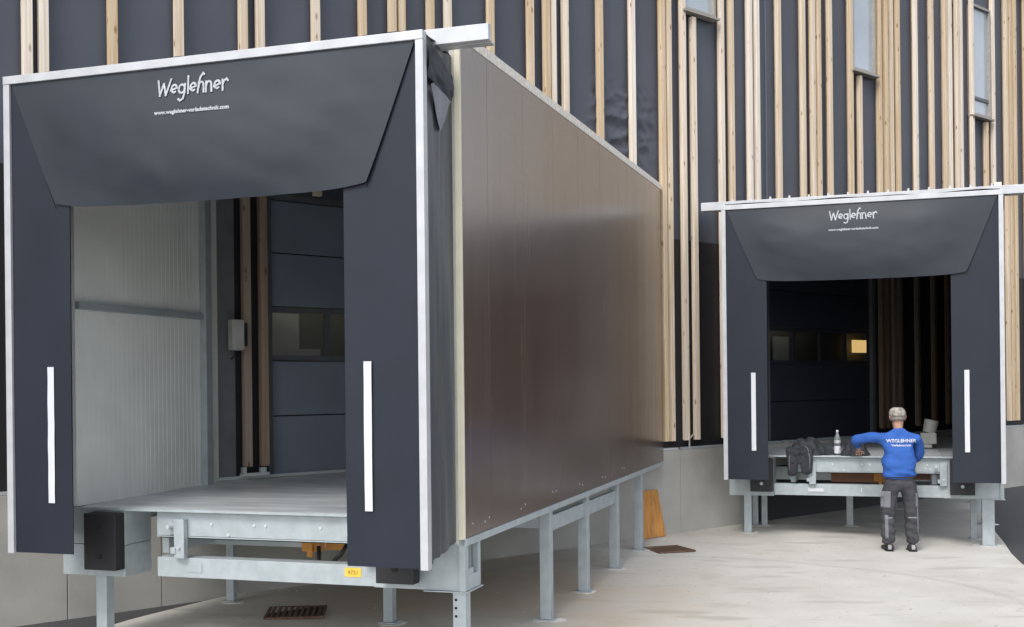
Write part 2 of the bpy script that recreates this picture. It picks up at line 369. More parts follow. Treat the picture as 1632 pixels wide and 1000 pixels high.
# battens
BR = [-8.385, -8.243, -7.612, -6.961, -6.275, -6.085, -5.433, -4.845, -4.454, -4.330, -3.922, -3.668, -3.033, -2.399, -2.132, -2.020, -1.803, -1.189, -.583,
      .010, .138, .433, .661, 1.273, 1.507, 1.927, 2.099, 2.640, 3.253, 3.520, 3.673, 3.982, 4.569, 4.835, 5.429, 5.623, 5.800, 5.998, 6.569, 7.119, 7.601, 7.757,
      8.006, 8.143, 8.562, 9.089, 9.371, 9.887, 10.041, 10.222, 10.698]
x = -8.385
while x > ML+.8: x -= .62; BR.append(x)
x = 10.698
while x < MR-.8: x += .62 if random.random() > .3 else .19; BR.append(x)
BR.sort(); meshes = {}
BW, BO, BI = .082, .104, .042
for r in BR:
    z0, z1 = 1.262, H-.02
    for a, b in DOORS:
        if a-.02 < r-BW/2 < b+.02: z0 = 4.05
    for a, z in WINS:
        if a+.12 < r-BW/2 < a+WW-.05: z1 = z-.07
    jt = 0 if (z1-z0) < 6 else 1
    segs = [(z0, z1)]
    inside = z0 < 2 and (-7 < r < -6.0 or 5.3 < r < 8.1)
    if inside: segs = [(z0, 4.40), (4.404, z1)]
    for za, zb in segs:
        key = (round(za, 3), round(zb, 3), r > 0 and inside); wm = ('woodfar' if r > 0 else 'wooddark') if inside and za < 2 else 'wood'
        if key not in meshes:
            o = MB().box(-BW, 0, -BO, -BI, za, zb).build('batten', wm, bld, bevel=.003)
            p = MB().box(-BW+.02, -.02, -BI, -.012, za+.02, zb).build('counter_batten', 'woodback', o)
            o.location = (r, 0, 0); meshes[key] = (o, p)
        else:
            o, p = meshes[key]; o2 = inst(o, bld, (r, random.uniform(-.004, .004), 0)); inst(p, o2, (0, 0, 0))
            o2.rotation_euler = (random.uniform(-.0007, .0007), 0, 0)
# facade windows
for i, (a, z) in enumerate(WINS):
    fr = MB()
    t = .045
    fr.box(a, a+t, -.10, .12, z, z+WH); fr.box(a+WW-t, a+WW, -.10, .12, z, z+WH)
    fr.box(a+t, a+WW-t, -.10, .12, z, z+t); fr.box(a+t, a+WW-t, -.10, .12, z+WH-t, z+WH)
    f = fr.build('window', 'winframe', bld, bevel=.003)
    MB().box(a-.03, a+WW+.03, -.15, -.02, z-.035, z-.003).build('sill', 'winframe', f)
    gl = MB()
    if i == 2:
        gl.box(a+t, a+WW-t, -.045, -.03, z+.36, z+WH-t); gl.build('pane', 'skyglass', f)
        MB().box(a+t, a+WW-t, -.045, -.03, z+t, z+.30).build('pane', 'skyglass', f)
        MB().box(a+t, a+WW-t, -.07, .02, z+.30, z+.36).build('transom', 'doorframe', f)
    else:
        gl.box(a+t, a+WW-t, -.045, -.03, z+t, z+WH-t); gl.build('pane', 'skyglass', f)
    sh = MB(); sh.box(a+t, a+WW-t, .03, .04, z+t, z+WH-t); sh.build('blind', 'white', f)
# sectional doors
SZ = [1.15, 1.755, 2.325, 2.885, 3.44, 3.985]
for di, (a, b) in enumerate(DOORS):
    d = empty('sectional_door', (0, 0, 0)); d.parent = bld
    for k in range(5):
        if k == 2: continue
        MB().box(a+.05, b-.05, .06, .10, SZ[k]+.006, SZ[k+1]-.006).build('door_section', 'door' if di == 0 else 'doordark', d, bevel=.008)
    MB().box(a+.05, b-.05, .101, .112, DZ0+.02, SZ[2]).box(a+.05, b-.05, .101, .112, SZ[3], DZ1+.03).build('door_lining', 'dark', d)['kind'] = 'stuff'  # strips added behind the sections to stop hall light leaking through seams
    # window section: frame, mullions, panes
    z0, z1 = SZ[2]+.006, SZ[3]-.006
    n = 4; ww = (b-a-.1)/n
    fr = MB().box(a+.05, b-.05, .06, .10, z0, z0+.05).box(a+.05, b-.05, .06, .10, z1-.05, z1)
    for k in range(n+1):
        xx = a+.05+ww*k; fr.box(max(a+.05, xx-.03), min(b-.05, xx+.03), .062, .098, z0+.05, z1-.05)
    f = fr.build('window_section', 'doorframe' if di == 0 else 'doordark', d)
    for k in range(n):
        xx = a+.05+ww*k; MB().box(xx+.03, xx+ww-.03, .075, .083, z0+.05, z1-.05).build('pane', 'glass', f)
    MB().box(a-.02, a+.05, .0, .10, DZ0+.02, DZ1-.005).box(b-.05, b+.02, .0, .10, DZ0+.02, DZ1-.005).box(a-.02, b+.02, -.012, .10, DZ1-.004, DZ1+.05).build('door_jamb', 'doorframe', d)
    MB().box(a-.02, b+.02, -.02, .44, 1.142, 1.152).build('threshold', 'galvdark', d)
# a lit lamp panel inside the hall seen through the far door window
MB().box(5.12, 5.52, .30, .33, 2.53, 2.74).build('hall_lamp', 'lamp', bld)
MB().box(3.0, 3.4, .36, .38, 2.36, 2.76).build('hall_cabinet', 'bracket', bld)
MB().box(-5.9, -5.45, .36, .42, 2.45, 2.84).box(-5.95, -5.2, .34, .41, 2.36, 2.46).build('hall_cabinet', 'bracket', bld)  # pale blocks stand in for the reflection in the near door's pane
M['tube'] = mat('hall_tube_light', (.9, .85, .7), .5, emit=((1, .9, .7), 6))  # glow for strips added to brighten what the door panes show
MB().box(-5.9, -3.6, .14, .20, 3.30, 3.34).build('hall_tube_lamp', 'tube', bld)
MB().box(2.5, 3.6, .14, .18, 3.30, 3.34).build('hall_tube_lamp', 'tube', bld)
# unseen block added right of the hall for the side panels to reflect
MB().box(MR+.11, 44, .3, 12, -.3, 7.2).build('annex', 'annexwall', bld)
# ------------------------------------------------------------------ stroke lettering
def arc(cx, cy, rx, ry, a0, a1, n=9): return [(cx+rx*cos(radians(a0+(a1-a0)*i/n)), cy+ry*sin(radians(a0+(a1-a0)*i/n))) for i in range(n+1)]
def e_(x): return [[(x, .42), (x+.62, .62)]+arc(x+.34, .58, .29, .36, 10, 300, 12)[0:]]
def n_(x): return [[(x, .95), (x+.06, 0)], [(x+.06, .55)]+arc(x+.32, .62, .24, .32, 150, 0, 6)+[(x+.62, .02)]]
WORD = [[(0, 1.45), (.28, .02), (.62, 1.12), (.92, .02), (1.38, 1.5)]]
WORD += e_(1.42)
WORD += [arc(2.56, .5, .32, .40, 60, 420, 14), [(2.88, .92), (2.88, .1), (2.78, -.42), (2.48, -.60), (2.28, -.46)]]
WORD += [[(3.16, 1.62), (3.24, .02)]]
WORD += e_(3.42)
WORD += [[(4.28, 0), (4.34, .9), (4.46, 1.4), (4.72, 1.78), (4.82, 1.66)], [(4.34, .5)]+arc(4.58, .62, .24, .34, 150, 0, 6)+[(4.86, .02)]]
WORD += n_(5.06)
WORD += e_(5.92)
WORD += [[(6.76, .95), (6.84, 0)], [(6.82, .5), (6.96, .86), (7.2, 1.02), (7.34, .84)]]
WLEN = 7.4
def stroke_word(mb, place, size, width):
    """place(x, y, h) -> 3d point; every stroke piece lies a hair above the last"""
    k = 0
    for st in WORD:
        for (x0, y0), (x1, y1) in zip(st, st[1:]):
            d = Vector((x1-x0, y1-y0)); L = d.length
            if L < 1e-4: continue
            d /= L; nrm = Vector((-d.y, d.x)); hw = width/2; k += 1
            ex = width*.42
            pts = [(x0-d.x*ex-nrm.x*hw*.8, y0-d.y*ex-nrm.y*hw*.8), (x1+d.x*ex-nrm.x*hw*.8, y1+d.y*ex-nrm.y*hw*.8), (x1+d.x*ex+nrm.x*hw, y1+d.y*ex+nrm.y*hw), (x0-d.x*ex+nrm.x*hw, y0-d.y*ex+nrm.y*hw)]
            vs = [mb.bm.verts.new(place(px*size, py*size, .0004*(k % 7))) for px, py in pts]
            mb.bm.faces.new(vs)
def font_mesh(mb, text, place, size, bold=0):
    cu = bpy.data.curves.new('t', 'FONT'); cu.body = text; cu.size = size; cu.align_x = 'CENTER'; cu.offset = bold; cu.resolution_u = 3
    ob = bpy.data.objects.new('t', cu); C.objects.link(ob); bpy.context.view_layer.update()
    me = bpy.data.meshes.new_from_object(ob.evaluated_get(bpy.context.evaluated_depsgraph_get()))
    vs = [mb.bm.verts.new(place(v.co.x, v.co.y, 0)) for v in me.vertices]
    for p in me.polygons:
        try: mb.bm.faces.new([vs[i] for i in p.vertices])
        except ValueError: pass
    bpy.data.objects.remove(ob); bpy.data.curves.remove(cu); bpy.data.meshes.remove(me)

# ------------------------------------------------------------------ docks
FT, FB = 4.445, .812                                  # shelter frame top / bottom
def lerp(a, b, t): return a+(b-a)*t
def build_dock(D, which):
    far = which == 2
    org = Vector((D['x'], D['y'], D['z'])); rz = -D['yaw']
    pos = 'right-hand loading dock with the worker' if far else 'large left loading dock in the foreground'
    # ---------------- shelter
    sh = empty('dock_shelter', org, rz,
               'smaller dock shelter of black curtains behind the worker in blue' if far else 'large black dock shelter nearest the camera with white aluminium frame and white stripes', 'dock shelter', 'black dock shelters with white frames')
    fr = .052; ZB_ = 3.38
    MB().ub(-.004, fr, -.02, .05, FB-.005, FT-.064).build('frame_post', 'alu', sh, bevel=.004)
    MB().ub(W_-fr, W_+.004, -.02, .05, FB-.005, FT-.064).build('frame_post', 'alu', sh, bevel=.004)
    MB().ub(-.004, W_+.004, -.023, .05, FT-.062, FT).build('frame_top_rail', 'alu', sh, bevel=.004)
    def pad(u0, u1, right):
        s_ = MB()
        f = lambda a, b: (-(u0+(u1-u0)*a), (.014 if True else 0)+.006*noise.noise(Vector((a*1.5, b*3, 5+D['x']))), FB+(FT-.066-FB)*b)
        s_.grid(f, 10, 40)
        for v in list(s_.bm.verts): pass
        o = s_.build('side_curtain', 'pad', sh, smooth=True)
        md = o.modifiers.new('t', 'SOLIDIFY'); md.thickness = .010; md.offset = 1
        es = o.modifiers.new('e', 'EDGE_SPLIT'); es.split_angle = radians(40)
        return o
    pad(fr, .612, True); pad(W_-.575, W_-fr, False)
    for uc in (.437, 3.061):
        MB().grid(lambda a, b, uc=uc: (-(uc-.029+.058*a+.0015*noise.noise(Vector((0, b*4, uc)))), -.002-.004*noise.noise(Vector((a, b*6, uc))), 1.195+1.027*b), 2, 24).build('white_stripe', 'white', sh)
    # small lower flap on the right pad with a bolt
    # head curtain
    ZT, ZB = FT-.064, 3.415
    def cw(z, u=1.7):
        t = (ZT-z)/(ZT-ZB)
        ul, ur = lerp(fr+.01, .43, t), lerp(W_-fr-.01, 2.995, t)
        k = max(0, min(1, min(u-ul, ur-u)/.9)); k = k*k*(3-2*k)
        return -.002-.004*t-.050*sin(pi*max(0, min(1, t))**1.15)*k-.006*k*t+.014*noise.noise(Vector((u*1.1, z*2.2, D['x'])))*k*min(1, 4*t)
    def cf(a, b):
        z = ZT+(ZB-ZT)*b
        ul, ur = lerp(fr+.01, .43, b**1.0), lerp(W_-fr-.01, 2.995, b)
        u = lerp(ul, ur, a)
        z2 = z-.020*sin(pi*a)*b*(1 if not far else .6)+.035*abs(2*a-1)**8*b**4
        cr = noise.fractal(Vector((a*7+b*3, b*2.5-a, D['x']+2)), .9, 2, 3)*.010*min(1, b*3)*min(1, 6*a, 6*(1-a))
        cr *= 1-max(0, 1-abs(u-1.775)/.5)*max(0, min(1, 2-abs(z-4.12)/.15))
        return (-u, cw(z, u)-abs(cr), z2)
    o = MB().grid(cf, 40, 20).build('head_curtain', 'fabric', sh, smooth=True)
    md = o.modifiers.new('t', 'SOLIDIFY'); md.thickness = .003; md.offset = 1
    es = o.modifiers.new('e', 'EDGE_SPLIT'); es.split_angle = radians(40)
    # side gores between the head curtain and the pads
    for uT, uB in ((fr+.01, .43), (W_-fr-.01, 2.995)):
        def gf(a, b, uT=uT, uB=uB):
            z = ZT+(ZB-ZT)*b; u = lerp(uT, uB, b); w0 = cw(z, u)+.004
            return (-u, lerp(w0, .008, a), z-.001)
        MB().grid(gf, 3, 16).build('curtain_gore', 'pad', sh, smooth=True)
    # lettering
    um = 1.775
    size = .079; zc = 4.17
    def place(x, y, h): return (-(um)+x, cw(zc+y, um-x)-.0095-h, zc+y)
    lt = MB(); stroke_word(lt, lambda x, y, h: place(x-WLEN*size/2, y, h), size, .205)
    lt.build('company_lettering', 'print', sh)
    l2 = MB(); font_mesh(l2, 'www.weglehner-verladetechnik.com', lambda x, y, h: place(x, y-.138, 0), .0415, .0016)
    l2.build('web_address', 'print', sh)
    # side and top fabric between the front frame and the house
    def side(us, out):
        def sf(a, b):
            w = lerp(.05, .585, a); z = lerp(FB+.01+.10*a, FT-.02-.0*a, b)
            wr = noise.noise(Vector((a*5.5+b*1.2, b*1.6, us)))*.030+noise.noise(Vector((a*12-b*3, b*3, us+4)))*.012
            return (-us+out*wr*sin(pi*a)**.5, w, z)
        return MB().grid(sf, 24, 60).build('side_fabric', 'sidefab', sh, smooth=True)
    side(.025, 1); side(W_-.025, -1)
    def tf(a, b): return (-lerp(.03, W_-.03, a), lerp(.05, .60, b), FT+.02-.03*b+.02*noise.noise(Vector((a*6, b*3, 0))))
    MB().grid(tf, 30, 8).build('top_fabric', 'sidefab', sh, smooth=True)
    # folded flap hanging at the upper side corner
    def ff(a, b):
        w = lerp(.055, .515, a); top = lerp(FT-.02, FT-.17, a); bot = lerp(FT-.29, FT-.37, a)
        return (.006+.016*sin(pi*b)+.010*noise.noise(Vector((a*6, b*5, 2))), w, lerp(top, bot, b))
    MB().grid(ff, 14, 14).build('folded_flap', 'pad', sh, smooth=True)
    def lf(a, b):
        w = lerp(.14, .48, a); zt = FT-.32-.06*a; L = .27*max(.03, 1-abs(2*a-1.0)**1.3)
        return (-.004+.022*(1-b)+.008*noise.noise(Vector((a*4, b*4, 7))), w, zt-L*b)
    MB().grid(lf, 12, 8).build('light_lining', M['liner'], sh, smooth=True)
    # rear support beam / gutter over the shelter
    MB().ub(-.36 if not far else -.55, (W_+.32 if far else W_-.02), .30, .36, FT-.012, FT+.098).ub(-.36 if not far else -.55, (W_+.32 if far else W_-.02), .36, .44, FT-.02, FT-.01).build('top_support_beam', 'alu', sh, bevel=.003)
    bolt = None
    for i in (range(14) if far else ()):
        u = .1+i*.25
        if bolt is None: bolt = MB().box(-.012, .012, -.02, .01, 0, .035).build('beam_clip', 'alu', sh, loc=(-u, .34, FT+.098))
        else: inst(bolt, sh, (-u, .34, FT+.098))
    # ---------------- house
    ho = empty('dock_house', org, rz,
               'far dock house on galvanised legs, dark inside, behind the right-hand shelter' if far else 'brown panelled dock house on galvanised legs running back from the large shelter', 'dock house', 'dock houses on galvanised legs')
    wr_ = wall_w(D, -.03, .106); wl_ = wall_w(D, W_-.1, .004)
    def ztop(w): return 4.555+.0135*(w-.6)
    def zbot(w): return .940+.0085*(w-.6)
    js = [.632, 1.20, 2.11, 3.03, 3.93, 4.83, 5.73, 6.63, 7.53, wr_]
    for a, b in zip(js, js[1:]):
        if b-a < .05: continue
        a_, b_ = a+.0018, b-.0018
        mb = MB().hexa([(-.05, a_, zbot(a_)), (.03, a_, zbot(a_)), (.03, b_, zbot(b_)), (-.05, b_, zbot(b_)), (-.05, a_, ztop(a_)), (.03, a_, ztop(a_)), (.03, b_, ztop(b_)), (-.05, b_, ztop(b_))])
        mb.build('side_panel', 'brown', ho, bevel=.0015)
    MB().ub(-.034, .012, .602, .630, .935, ztop(.6)-.06).build('corner_edge', 'cream', ho, bevel=.003)
    MB().ub(.014, .052, .606, .630, .90, ztop(.6)-.04).build('corner_edge', 'creamgrey', ho, bevel=.003)
    MB().hexa([(-.055, .6, ztop(.6)+.002), (.036, .6, ztop(.6)+.002), (.036, wr_, ztop(wr_)+.002), (-.055, wr_, ztop(wr_)+.002),
               (-.055, .6, ztop(.6)+.078), (.036, .6, ztop(.6)+.078), (.036, wr_, ztop(wr_)+.078), (-.055, wr_, ztop(wr_)+.078)]).build('top_trim', 'trim', ho, bevel=.003)
    # left wall with inner sheet ribs
    MB().ub(W_-.085, W_, .62, wl_, .94, 4.45).build('side_panel', 'brown', ho)
    mb = MB(); n = int((wl_-.62)/.032)
    for i in range(n):
        a = .622+i*.032
        mb.ub(W_-.1205 if i % 2 else W_-.119, W_-.087, a, a+.0318, 1.10, 4.44)
    o = mb.build('ribbed_inner_sheet', 'darkin' if far else 'inner', ho); o['kind'] = 'stuff'  # far sheet coloured dark so that dock's inside reads as shaded
    wl2 = wall_w(D, W_-.124, .106)
    MB().ub(W_-.165, W_-.123, .62, wl2-.16, 2.705, 2.765).build('wall_rail', 'galv', ho, bevel=.004)
    MB().ub(W_-.19, W_-.123, wl2-.20, wl2-.10, 1.10, 4.40).build('corner_post', 'galv', ho, bevel=.004)
    # inner face of right wall, roof
    MB().ub(.052, .085, .66, wall_w(D, .08, .11), 1.10, 4.44).build('inner_wall_sheet', 'darkin' if far else 'inner', ho)  # far side darkened for shade, like the ribbed sheet
    wA, wB = wall_w(D, .085, .11), wall_w(D, W_-.12, .11)
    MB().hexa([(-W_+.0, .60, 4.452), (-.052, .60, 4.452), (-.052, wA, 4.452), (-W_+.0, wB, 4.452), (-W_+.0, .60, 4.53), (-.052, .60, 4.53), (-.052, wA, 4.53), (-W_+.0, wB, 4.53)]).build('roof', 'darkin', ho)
    # bottom longitudinal rail under the side panels
    for u in (-.02, W_-.06):
        w1 = (wr_ if u < 1 else wl_)-.15
        MB().hexa([(-u-.06, .62, zbot(.62)-.055), (-u+.02, .62, zbot(.62)-.055), (-u+.02, w1, zbot(w1)-.055), (-u-.06, w1, zbot(w1)-.055),
                   (-u-.06, .62, zbot(.62)-.003), (-u+.02, .62, zbot(.62)-.003), (-u+.02, w1, zbot(w1)-.003), (-u-.06, w1, zbot(w1)-.003)]).build('bottom_rail', 'galv', ho, bevel=.003)
    # rivets in pairs on the lower edge
    rv = None
    for w in (.78, 1.05, 1.15, 1.95, 2.07, 2.9, 3.02, 3.85, 3.97, 4.8, 4.92, 5.75, 5.87):
        p = (.031, w, zbot(w)+.085+random.uniform(-.02, .03))
        if rv is None: rv = MB().lathe([(.008, 0), (.008, .004), (.004, .006)], n=8).build('rivet', 'galv', ho); rv.rotation_euler = (0, pi/2, 0); rv.location = p
        else:
            o = inst(rv, ho, p); o.rotation_euler = (0, pi/2, 0)
    # legs with base plates
    def leg(u, w, ztop_, s=.05, name='leg', D_=D):
        P = dpt(D, u, w); zg = gz(P.x, P.y)-D['z']
        o = MB().ub(u-s, u+s, w-s, w+s, zg+.014, ztop_).build(name, 'galv', ho, bevel=.005)
        mb = MB(); pts = []
        for k in range(14):
            a = 2*pi*k/14; rr = (s+.075)*(1+.45*noise.noise(Vector((cos(a)*1.4+u*5, sin(a)*1.4, w*3))))
            pts.append((-u+rr*cos(a)*1.15, w+rr*sin(a), zg-.003))
        mb.poly(pts, (0, 0, .006)).build('mortar_pad', 'mortar', o)
        MB().ub(u-s-.03, u+s+.03, w-s-.03, w+s+.03, zg+.004, zg+.013).build('base_plate', 'galv', o, bevel=.002)
        return o
    for w in (2.936, 4.287, 5.66, 7.0):
        if w < wr_-.7: leg(.045, w, .93)
    if far: leg(W_-.24, 1.45, .55, .035); leg(.30, 1.35, .55, .04)
    l = leg(.03, .70, .555, .05) if not far else leg(.16, .72, .555, .075)
    hol = None
    for z in (.49, .43, .37):
        for uu in ((.055,) if not far else ()):
            MB().tube([(-uu-.0, .644, z), (-uu, .6485, z)], .010, 8).build('bolt_hole', 'dark', l)
    leg(W_-.31 if not far else W_-.22, .72, .545, .05)
    leg(W_-.36, 2.55 if not far else 1.5, .60, .04); leg(1.33 if not far else 1.93, 2.31 if not far else 1.95, .60, .045)
    leg(1.33, 4.2, .60, .045)
    # longitudinal under-beam between the rear legs + cross beams
    MB().ub(.02, .075, 2.99, 5.60, .70, .84).build('under_beam', 'galv', ho, bevel=.004)
    MB().ub(.10, min(W_, 3.2), 2.90, 2.95, .74, .90).build('cross_beam', 'galv', ho)if not far else None
    MB().ub(.10, 2.0, 4.26, 4.31, .74, .88).build('cross_beam', 'galv', ho)
    # front console boxes at both corners
    for (u0, u1, rgt) in ((-.03, .70, 1), (2.875, W_+.02, 0)):
        b = MB()
        if rgt:
            b.ub(.02, u1, .645, .66, .555, 1.06)                       # face plate
            b.build('console_plate', 'galv', ho)
            c = MB(); # open corner box: two posts, bottom tray, back
            c.ub(-.03, .018, .62, .69, .556, .935).ub(-.03, .018, .90, .95, .556, .935)
            c.ub(-.03, .018, .692, .898, .556, .665).ub(-.03, .018, .692, .898, .885, .935).ub(.05, .06, .67, .97, .60, .93)
            c.ub(-.045, .30, .62, .97, .545, .553)
            c.build('corner_bracket', 'galv', ho, bevel=.003)
        else:
            b.ub(u0, u1, .62, .97, .80, 1.085).ub(u0, u1, .622, .968, .545, .796)
            b.build('console_plate', 'galv', ho, bevel=.004)
    # ---------------- leveller
    lv = empty('dock_leveller', org, rz,
               'worn galvanised dock leveller platform in front of the worker, holding jackets and a bottle' if far else 'wide galvanised dock leveller platform inside the large left shelter, empty deck', 'dock leveller', 'galvanised dock leveller platforms')
    zt = 1.095
    wj = .63
    # deck split into left strip, moving platform, right strip
    def deck(u0, u1, nm, zoff=0):
        wa, wb = wall_w(D, u0, .02), wall_w(D, u1, .02)
        za, zb = zt+zoff, 1.128+zoff
        MB().hexa([(-u1, wj, za-.02), (-u0, wj, za-.02), (-u0, wa, zb-.02), (-u1, wb, zb-.02), (-u1, wj, za), (-u0, wj, za), (-u0, wa, zb), (-u1, wb, zb)]).build(nm, 'galvdark', lv, bevel=.002)
    deck(.085, .70, 'side_plate'); deck(.706, 2.744, 'platform_plate', .003); deck(2.75, W_-.123, 'side_plate')
    # front edge strip and lip beam
    MB().ub(.09, W_-.08, .60, .628, zt-.018, zt+.002).build('front_edge_strip', 'galv', lv, bevel=.002)
    u0, u1 = .60, 2.60
    MB().ub(u0, u1, .66, .70, .885, 1.068).ub(u0, u1, .655, .70, .873, .882).build('lip_beam', 'galv', lv, bevel=.003)
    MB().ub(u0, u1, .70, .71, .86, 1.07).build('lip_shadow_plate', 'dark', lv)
    # lower beam
    MB().ub(-.028, 2.60 if not far else 2.87, .66 if not far else .66, .80, .557, .712).build('lower_beam', 'galv', lv, bevel=.004)
    # prop brackets
    for uu in (2.36, .70):
        MB().ub(uu-.045, uu+.045, .60, .655, .715, 1.02).ub(uu+.045, uu+.12, .635, .655, .90, .99).ub(uu+.03, uu+.075, .59, .65, .75, .80).build('prop_bracket', 'galv', lv, bevel=.004)
        MB().tube([(-uu-.09, .58, .96), (-uu-.09, .66, .96)], .016).tube([(-uu, .585, .80), (-uu, .66, .80)], .014).build('pivot_pin', 'galvdark', lv)['kind'] = 'stuff'
    bt = None
    for uu, z in ((2.1, .985), (1.72, .985), (1.62, .985), (1.95, .905), (1.15, .98), (.9, .985), (.86, .93), (.92, .94)):
        if bt is None: bt = MB().tube([(0, 0, 0), (0, -.009, 0)], .012, 8).build('bolt', 'galvdark', lv, loc=(-uu, .66, z))
        else: inst(bt, lv, (-uu, .66, z))
    # outline of a stamped cover on the lower beam
    MB().ub(2.19, 2.32, .654, .659, .60, .668).build('beam_cover_plate', 'galv', lv, bevel=.001)
    # bumpers
    for (a, b) in ((.325, .625), (2.875, 3.175)):
        o = MB().ub(a, b, .50, .618, .61, 1.062).build('bumper', 'rubber', lv, bevel=.010)
        for z in (.72, .95):
            MB().tube([(-(a+b)/2, .490, z), (-(a+b)/2, .502, z)], .022, 12).build('bumper_bolt', 'galv' if far else 'dark', o)
    # underside: hydraulic parts, hose, cross members
    MB().tube([(-1.32, .95, .80), (-1.32, .95, .66), (-1.25, .93, .63), (-1.12, .93, .74), (-1.06, .95, .84)], .018).build('hydraulic_hose', 'black', lv, smooth=True)
    MB().ub(1.42, 1.58, 1.15, 1.25, .72, .84).ub(1.47, 1.52, 1.12, 1.15, .68, .84).build('lifting_lug', 'orange', lv, bevel=.01)
    MB().ub(.85, 1.30, 1.02, 1.12, .76, .86).build('lifting_lug', 'orange' if not far else 'brownred', lv, bevel=.01)
    if far: MB().ub(1.3, 2.15, 1.2, 1.3, .70, .84).build('hydraulic_tank', 'brownred', lv, bevel=.01)
    MB().ub(.3, 3.1, 1.5, 1.58, .70, .88).build('cross_member', 'galv', lv)
    for uu in (.78, 2.6): MB().ub(uu, uu+.06, .82, wall_w(D, uu+.06, .14), .72, .90).build('side_member', 'galv', lv)
    if not far:
        o = MB().ub(.815, .95, .6555, .659, .622, .690).build('yellow_sticker', 'yellow', lv)
        t = MB(); font_mesh(t, '4751', lambda x, y, h: (-.882+x, .6540, .640+y), .045)
        t.build('sticker_print', 'brownred', lv)
    else:
        MB().ub(2.22, 2.42, .650, .6535, .61, .655).build('white_label', 'white', lv)
        MB().ub(1.72, 1.735, .650, .659, .61, .67).build('white_label', 'white', lv)
    return sh, ho, lv
M['liner'] = mat('light_grey_lining', (.22, .22, .26), .6)
build_dock(D1, 1); build_dock(D2, 2)

# ------------------------------------------------------------------ small things
# control box by the inner corner of the near dock
p = wpt(-6.46, 2.58, .16)
cb = empty('control_box', p, RZ, 'small grey switch box on the inner corner of the left dock beside wooden battens', 'switch box')
MB().box(-.085, .045, -.06, .03, -.16, .14).build('housing', 'boxgrey', cb, bevel=.008)
MB().box(.05, .085, -.05, .03, -.12, .11).build('side_plug', 'black', cb, bevel=.004)
MB().tube([(-.03, 0, -.155), (-.035, 0, -.22), (-.07, .01, -.25)], .012).build('cable_gland', 'black', cb)
# debris under the batten ends in the near dock
db = empty('rail_bracket', wpt(-6.28, 1.17, .12), RZ, 'dark metal bracket on the deck below the two battens in the left dock', 'bracket')
MB().box(-.13, .17, -.03, .04, .0, .03).box(-.12, -.08, -.02, .03, .03, .09).box(.08, .14, -.02, .03, .03, .08).build('bracket_plate', 'galvdark', db, bevel=.004)
# formwork board leaning against the plinth
x0 = wpt(-.40, 0, .14)
bd = MB().hexa([(-.22, -.05, 0), (.22, -.05, 0), (.22, -.025, 0), (-.22, -.025, 0), (-.235, .03, .62), (.15, .03, .62), (.15, .055, .62), (-.235, .055, .62)])
bo = bd.build('formwork_board', 'orangewood', bevel=.003)
bo.location = (x0.x, x0.y, gz(x0.x, x0.y)+.006); bo.rotation_euler = (0, 0, RZ)
tag(bo, 'orange-brown wooden board leaning against the concrete plinth beside the brown dock', 'board')
# drain grates
def grate(x, y, s, rz, label):
    g = empty('drain_grate', (x, y, gz(x, y)+.006), rz, label, 'drain grate', 'drain grates in the concrete apron')
    MB().box(-s, s, -s, -s+.03, -.01, .010).box(-s, s, s-.03, s, -.01, .010).box(-s, -s+.03, -s+.03, s-.03, -.01, .010).box(s-.03, s, -s+.03, s-.03, -.01, .010).build('grate_frame', 'rust', g)
    MB().box(-s+.03, s-.03, -s+.03, s-.03, -.004, -.001).build('sump', 'dark', g)
    n = 9; first = None
    for i in range(n):
        xx = -s+.03+(2*s-.06)*(i+.5)/n
        if first is None: first = MB().box(-.014, .014, -s+.03, s-.03, -.003, .007).build('slat', 'rust', g, loc=(xx, 0, 0))
        else: inst(first, g, (xx, 0, 0))
grate(-2.02, 10.78, .27, .1, 'rusty ribbed drain grate in the concrete under the left dock')
grate(1.93, 14.55, .25, .35, 'brown drain grate in the open concrete near the leaning board')
mb = MB()
for i in range(420):
    if i % 3: m = random.uniform(-6.6, 8); p_ = wpt(m, 0, .10+abs(random.gauss(0, .12)))
    else: p_ = Vector((random.uniform(-2.5, 5.5), random.uniform(9, 17), 0))
    if wcoord(p_.x, p_.y)[1] < .09 or not interp(LB, p_.y) < p_.x < interp(RB, p_.y): continue
    h = random.uniform(.004, .013); z = gz(p_.x, p_.y); q = []
    for k in range(5):
        a = 2*pi*k/5+random.random()*.6; q.append((p_.x+h*1.3*cos(a), p_.y+h*1.3*sin(a), z-.001))
    b_ = [mb.bm.verts.new(v) for v in q]; t_ = mb.bm.verts.new((p_.x, p_.y, z+h))
    for k in range(5): mb.bm.faces.new([b_[k], b_[(k+1) % 5], t_])
tag(mb.build('grit', 'concrete'), kind='stuff')
# pole stubs on the plinth between the docks
st = MB().tube([(0, 0, 0), (0, 0, .2)], .012).tube([(0, 0, .14), (.05, -.02, .2)], .01)
o = st.build('anchor_stub', 'bracket'); o.location = wpt(.47, 1.138, .062); tag(o, 'short steel anchor rod standing on the plinth ledge between the two docks', 'anchor rod')
# galvanised rail running off to the right beyond the far dock
rl = empty('guard_rail', (6.55, 14.05, -.10), -D2['yaw'], 'galvanised low rail running off to the right of the far dock above the asphalt', 'rail')
MB().box(-.12, 3.2, 0, .08, .56, .68).build('rail_beam', 'galv', rl, bevel=.004)
MB().box(1.6, 1.7, 0, .08, .0, .56).build('rail_post', 'galv', rl, bevel=.004)
MB().box(3.0, 3.1, 0, .08, .0, .56).build('rail_post', 'galv', rl, bevel=.004)

